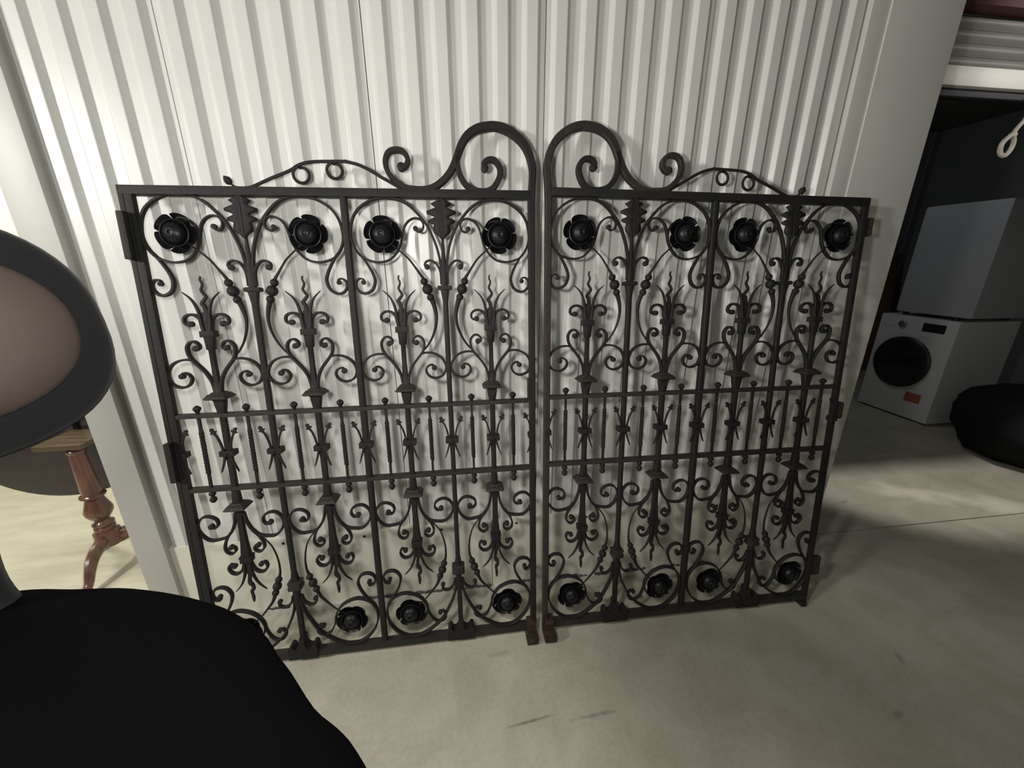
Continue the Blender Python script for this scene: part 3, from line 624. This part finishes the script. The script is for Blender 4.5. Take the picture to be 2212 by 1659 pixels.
# ------------------------------------------------------------------ tilt-top table in the lit unit
TX, TY = -1.628, 1.700
tb = empty('tilt_top_table', (TX, TY, 0.0))
col = MB().lathe([(0.030,0.105),(0.044,0.112),(0.047,0.130),(0.046,0.176),(0.034,0.184),(0.037,0.192),(0.037,0.201),(0.031,0.207),(0.038,0.214),(0.038,0.223),(0.026,0.233),(0.024,0.240),(0.036,0.254),(0.0475,0.275),(0.0490,0.291),(0.042,0.312),(0.033,0.340),(0.0300,0.352),(0.0425,0.358),(0.0445,0.363),(0.0425,0.368),(0.032,0.373),(0.0335,0.39),(0.031,0.47),(0.0275,0.545),(0.0265,0.568),(0.032,0.575),(0.034,0.583),(0.028,0.592),(0.028,0.612)], 24)
col.build('column', M['mahogany'], tb)
def cabriole(an):
    c, s = math.cos(an), math.sin(an)
    prof = smooth([(0.030,0.135),(0.075,0.140),(0.125,0.118),(0.158,0.080),(0.185,0.040),(0.225,0.018),(0.275,0.014),(0.300,0.018)], 4); K = len(prof)
    wid = lambda t: 0.052-0.030*min(1,t*1.25)+0.012*max(0,t-0.85)/0.15
    thk = lambda t: 0.072-0.048*min(1,t*1.3)
    o = []; n = 10
    for i, (r, z) in enumerate(prof):
        a, b = prof[max(i-1,0)], prof[min(i+1,K-1)]; tr, tz = b[0]-a[0], b[1]-a[1]; l = math.hypot(tr,tz); nr, nz = -tz/l, tr/l
        t = i/(K-1)
        for k in range(n):
            q = 2*pi*k/n; hw = wid(t)/2*math.cos(q); ht = thk(t)/2*math.sin(q)
            R = r+nr*ht; o.append((R*c-hw*s, R*s+hw*c, max(0.0005, z+nz*ht)))
    f = [(i*n+k,i*n+(k+1)%n,(i+1)*n+(k+1)%n,(i+1)*n+k) for i in range(K-1) for k in range(n)]+[tuple(range(n-1,-1,-1)), tuple((K-1)*n+k for k in range(n))]
    return MB().add(o, f)
for an in (-80, 32, 140):
    L_ = cabriole(math.radians(an)); L_.build('leg', M['mahogany'], tb)
blk = MB().box(-0.088, 0.088, -0.070, 0.105, 0.612, 0.634, 0.006); blk.build('bearer_block', M['bearer'], tb)
# the round top, tipped up on edge behind the column
top = MB(); R = 0.43
top.lathe([(R-0.010,0.0),(R,0.006),(R,0.013),(R-0.006,0.018)], 72, (0,0,0), 'Y')
tp = top.build('tilting_top', M['mahogany_dark'], tb); tp.location = (-0.147, 0.150, 0.742); tp.rotation_euler = (math.radians(-6), 0, math.radians(8))
for xx in (-0.075, 0.075):
    MB().box(xx-0.018-0.02, xx+0.018-0.02, 0.105, 0.128, 0.50, 0.98, 0.003).build('bearer', M['mahogany_dark'], tb)
MB().tube(smooth([(-0.135,0.128,0.610),(-0.130,0.112,0.56),(-0.122,0.100,0.50),(-0.105,0.105,0.44)],4), [0.012]*5+[0.010]*4+[0.007]*4, 8).build('latch', M['black_plastic'], tb)
MB().ball((-0.160,0.112,0.47), 0.008, 10, 6, (1.3,0.6,0.7)).build('catch_plate', M['brass'], tb)
tag(tb, 'mahogany tilt-top table with a turned column, round top tipped upright, in the lit unit', 'table')

# ------------------------------------------------------------------ black plush stool chair in front
ch = empty('stool_chair', (-0.42, 0.28, 0.0))
def cushion(outline, z_mid, th, rings=7):
    cx = sum(p[0] for p in outline)/len(outline); cy = sum(p[1] for p in outline)/len(outline); n = len(outline)
    v = []; f = []
    prof = [(0.86,-0.5),(0.955,-0.40),(0.992,-0.2),(1.0,0.0),(0.988,0.22),(0.945,0.40),(0.84,0.54),(0.6,0.66),(0.3,0.72)]
    for s, h in prof: v += [(cx+(x-cx)*s, cy+(y-cy)*s, z_mid+th*h) for x,y in outline]
    for i in range(len(prof)-1): f += [(i*n+k, i*n+(k+1)%n, (i+1)*n+(k+1)%n, (i+1)*n+k) for k in range(n)]
    v.append((cx,cy,z_mid+th*0.73)); t = len(v)-1
    f += [((len(prof)-1)*n+k, (len(prof)-1)*n+(k+1)%n, t) for k in range(n)]
    f.append(tuple(range(n-1,-1,-1)))
    return MB().add(v, f)
ox, oy = -0.42, 0.28
seat_out = smooth([(-0.775,0.540),(-0.749,0.575),(-0.690,0.582),(-0.621,0.573),(-0.549,0.566),(-0.486,0.551),(-0.428,0.531),(-0.368,0.505),(-0.319,0.475),(-0.281,0.445),(-0.257,0.418),(-0.227,0.388),(-0.184,0.341),(-0.151,0.316),(-0.128,0.295),(-0.105,0.262),(-0.092,0.20),(-0.095,0.12),(-0.12,0.05),(-0.19,0.0),(-0.30,-0.02),(-0.45,-0.02),(-0.60,0.0),(-0.70,0.05),(-0.755,0.13),(-0.78,0.25),(-0.785,0.40),(-0.775,0.540)], 3)[:-1]
seat = cushion([(x-ox,y-oy) for x,y in seat_out], 0.838, 0.062); so = seat.build('seat', M['seat_plush'], ch, True, 60)
MB().box(-0.20, 0.10, -0.20, 0.10, 0.765, 0.808, 0.01).build('seat_pan', M['black_plastic'], ch)
def pad(a, b, e, th, y0, dome):
    n = 56; v = []; f = []
    prof = [(0.90,-0.5),(0.975,-0.3),(1.0,0.0),(0.985,0.25),(0.94,0.42),(0.86,0.5+dome*0.3),(0.6,0.5+dome*0.75),(0.3,0.5+dome)]
    for s, h in prof:
        for k in range(n):
            t = 2*pi*k/n; c, q = math.cos(t), math.sin(t)
            v.append((s*a*math.copysign(abs(c)**(2/e),c), y0-h*th, s*b*math.copysign(abs(q)**(2/e),q)))
    for i in range(len(prof)-1): f += [(i*n+k, i*n+(k+1)%n, (i+1)*n+(k+1)%n, (i+1)*n+k) for k in range(n)]
    v.append((0,y0-th*(0.5+dome),0)); t = len(v)-1
    f += [((len(prof)-1)*n+k, (len(prof)-1)*n+(k+1)%n, t) for k in range(n)]; f.append(tuple(range(n-1,-1,-1)))
    return MB().add(v, f)
bk = pad(0.161, 0.135, 2.5, 0.040, 0.0, 0.0).build('backrest', M['velvet'], ch, True, 60)
bk.location = (-0.55-ox, 0.449-oy, 1.27); bk.rotation_euler = (-0.199, 0, 1.101)
pad(0.127, 0.094, 2.15, 0.016, -0.018, 0.9).build('back_panel', M['taupe'], bk, True, 60)['label'] = 'smooth taupe panel set into the black backrest'
MB().tube(smooth([(-0.176,0.190,0.80),(-0.245,0.243,0.82),(-0.275,0.252,0.90),(-0.250,0.240,1.00),(-0.215,0.225,1.10),(-0.175,0.200,1.20)],5), 0.028, 10).build('back_bar', M['black_plastic'], ch)
MB().lathe([(0.030,0.26),(0.030,0.55),(0.022,0.552),(0.022,0.77)], 18, (-0.02,0.0,0)).build('gas_column', M['black_plastic'], ch)
fr = MB(); fr.tube([(-0.02+0.2*math.cos(k*2*pi/36), 0.2*math.sin(k*2*pi/36), 0.33) for k in range(37)], 0.011, 8); fr.build('foot_ring', M['chrome'], ch)
for k in range(5):
    a = math.radians(20+72*k); c, s = math.cos(a), math.sin(a)
    l = MB(); l.tube([(-0.02+r*c, r*s, z) for r,z in ((0.0,0.17),(0.05,0.165),(0.17,0.12),(0.27,0.085),(0.285,0.08))], [0.03,0.03,0.022,0.016,0.01], 8); lo = l.build('base_leg', M['black_plastic'], ch)
    w = MB(); w.lathe([(0.02,-0.018),(0.028,-0.014),(0.028,0.014),(0.02,0.018)], 14, (-0.02+0.285*c, 0.285*s, 0.028), 'Y'); w.tube([(-0.02+0.285*c,0.285*s,0.035),(-0.02+0.285*c,0.285*s,0.085)], 0.006, 6); w.build('caster', M['black_plastic'], lo)
    sp = MB(); sp.tube([(-0.02+0.028*c,0.028*s,0.33),(-0.02+0.195*c,0.195*s,0.33)], 0.006, 6); sp.build('ring_spoke', M['chrome'], lo)
MB().lathe([(0.05,0.16),(0.05,0.21),(0.032,0.27)], 18, (-0.02,0,0)).build('base_hub', M['black_plastic'], ch)
tag(ch, 'black plush chair with a taupe-panelled oval backrest, standing close in front of the gates', 'chair')

# ------------------------------------------------------------------ the dark unit
WX, WY0, WY1 = 3.854, 2.508, 3.098
wm = empty('washing_machine', (WX+0.29, (WY0+WY1)/2, 0.0))
hw = (WY1-WY0)/2
wb = MB().box(-0.29, 0.29, -hw, hw, 0.015, 0.880, 0.02); wb.build('body', M['white_enamel'], wm)
for sx in (-0.24, 0.24):
    for sy in (-0.24, 0.24): MB().lathe([(0.022,0.0),(0.022,0.02)], 10, (sx,sy,0)).build('foot', M['black_plastic'], wm)
# round door on the side that faces -x
dd = MB(); dd.lathe([(0.205,-0.004),(0.222,0.006),(0.222,0.022),(0.205,0.034),(0.165,0.037)], 40, (0,0,0), 'X'); 
dr = dd.build('door', M['black_plastic'], wm); dr.location = (-0.290,0.02,0.485); dr.rotation_euler = (0,0,pi)
gl = MB(); gl.lathe([(0.165,0.030),(0.160,0.040),(0.13,0.052),(0.07,0.062),(0.001,0.064)], 36, (0,0,0), 'X'); gl.build('porthole', M['dark_glass'], dr)
kb = MB(); kb.lathe([(0.030,0.0),(0.028,0.018),(0.022,0.022)], 20, (0,0,0), 'X'); k_ = kb.build('dial', M['chrome'], wm); k_.location = (-0.290,0.095,0.808); k_.rotation_euler = (0,0,pi)
MB().box(-0.2935, -0.288, -0.215, -0.055, 0.770, 0.838, 0.001).build('display', M['black_plastic'], wm)
MB().box(-0.2925, -0.288, 0.14, 0.27, 0.775, 0.845, 0.001).build('detergent_drawer', M['white_enamel'], wm)
MB().box(-0.2925, -0.288, -0.205, -0.085, 0.165, 0.245, 0.0005).build('sticker', M['sticker'], wm)['label'] = 'orange paper sticker below the round door'
tag(wm, 'white front-loading washing machine with a dark round door on the unit floor', 'washing machine')
dy = empty('upper_appliance', (WX+0.29, (WY0+WY1)/2, 0.885))
MB().box(-0.285, 0.285, -0.347, 0.200, 0.022, 0.872, 0.03).build('body', M['grey_enamel'], dy)
for sx in (-0.24, 0.24):
    for sy in (-0.22, 0.14): MB().lathe([(0.022,-0.004),(0.022,0.024)], 10, (sx,sy,0)).build('foot', M['black_plastic'], dy)
tag(dy, 'plain grey appliance box stacked on top of the washing machine', 'appliance')
# brown boards leaning behind the machines
bd = MB().box(-0.28, 0.28, -0.02, 0.02, 0.0, 1.50, 0.004); bo = bd.build('brown_board', M['board']); bo.location = (5.05, 4.10, 0.0); bo.rotation_euler = (math.radians(-9), 0, 0)
tag(bo, 'tall brown board leaning at the back of the dark unit behind the machines', 'board')
# black sack slumped on the floor
sk = bmesh.new(); bmesh.ops.create_icosphere(sk, subdivisions=4, radius=1.0)
for v in sk.verts:
    p = v.co.copy(); n1 = noise.noise(p*1.6+Vector((3,1,2))); n2 = noise.noise(p*4.2)
    r = 1+0.17*n1+0.10*n2
    q = p*r; z = q.z
    v.co = (q.x*0.36*(1-0.18*max(0,z)), q.y*0.44*(1-0.15*max(0,z)), max(0.0, 0.24+z*0.30))
so_ = MB().bm(sk); sack = empty('black_sack', (3.93, 1.95, 0.0)); so_.build('bag', M['sack'], sack, True, 80)
nk = MB(); nk.tube(smooth([(0.02,0.0,0.55),(0.03,0.01,0.60),(0.05,0.02,0.63),(0.08,0.05,0.67)],4), [0.05,0.045,0.04,0.035,0.03,0.03,0.035,0.04,0.045,0.05,0.055,0.06,0.06], 9); nk.build('tied_neck', M['sack'], sack)
tag(sack, 'bulging black sack slumped on the floor beside the washing machine', 'sack')
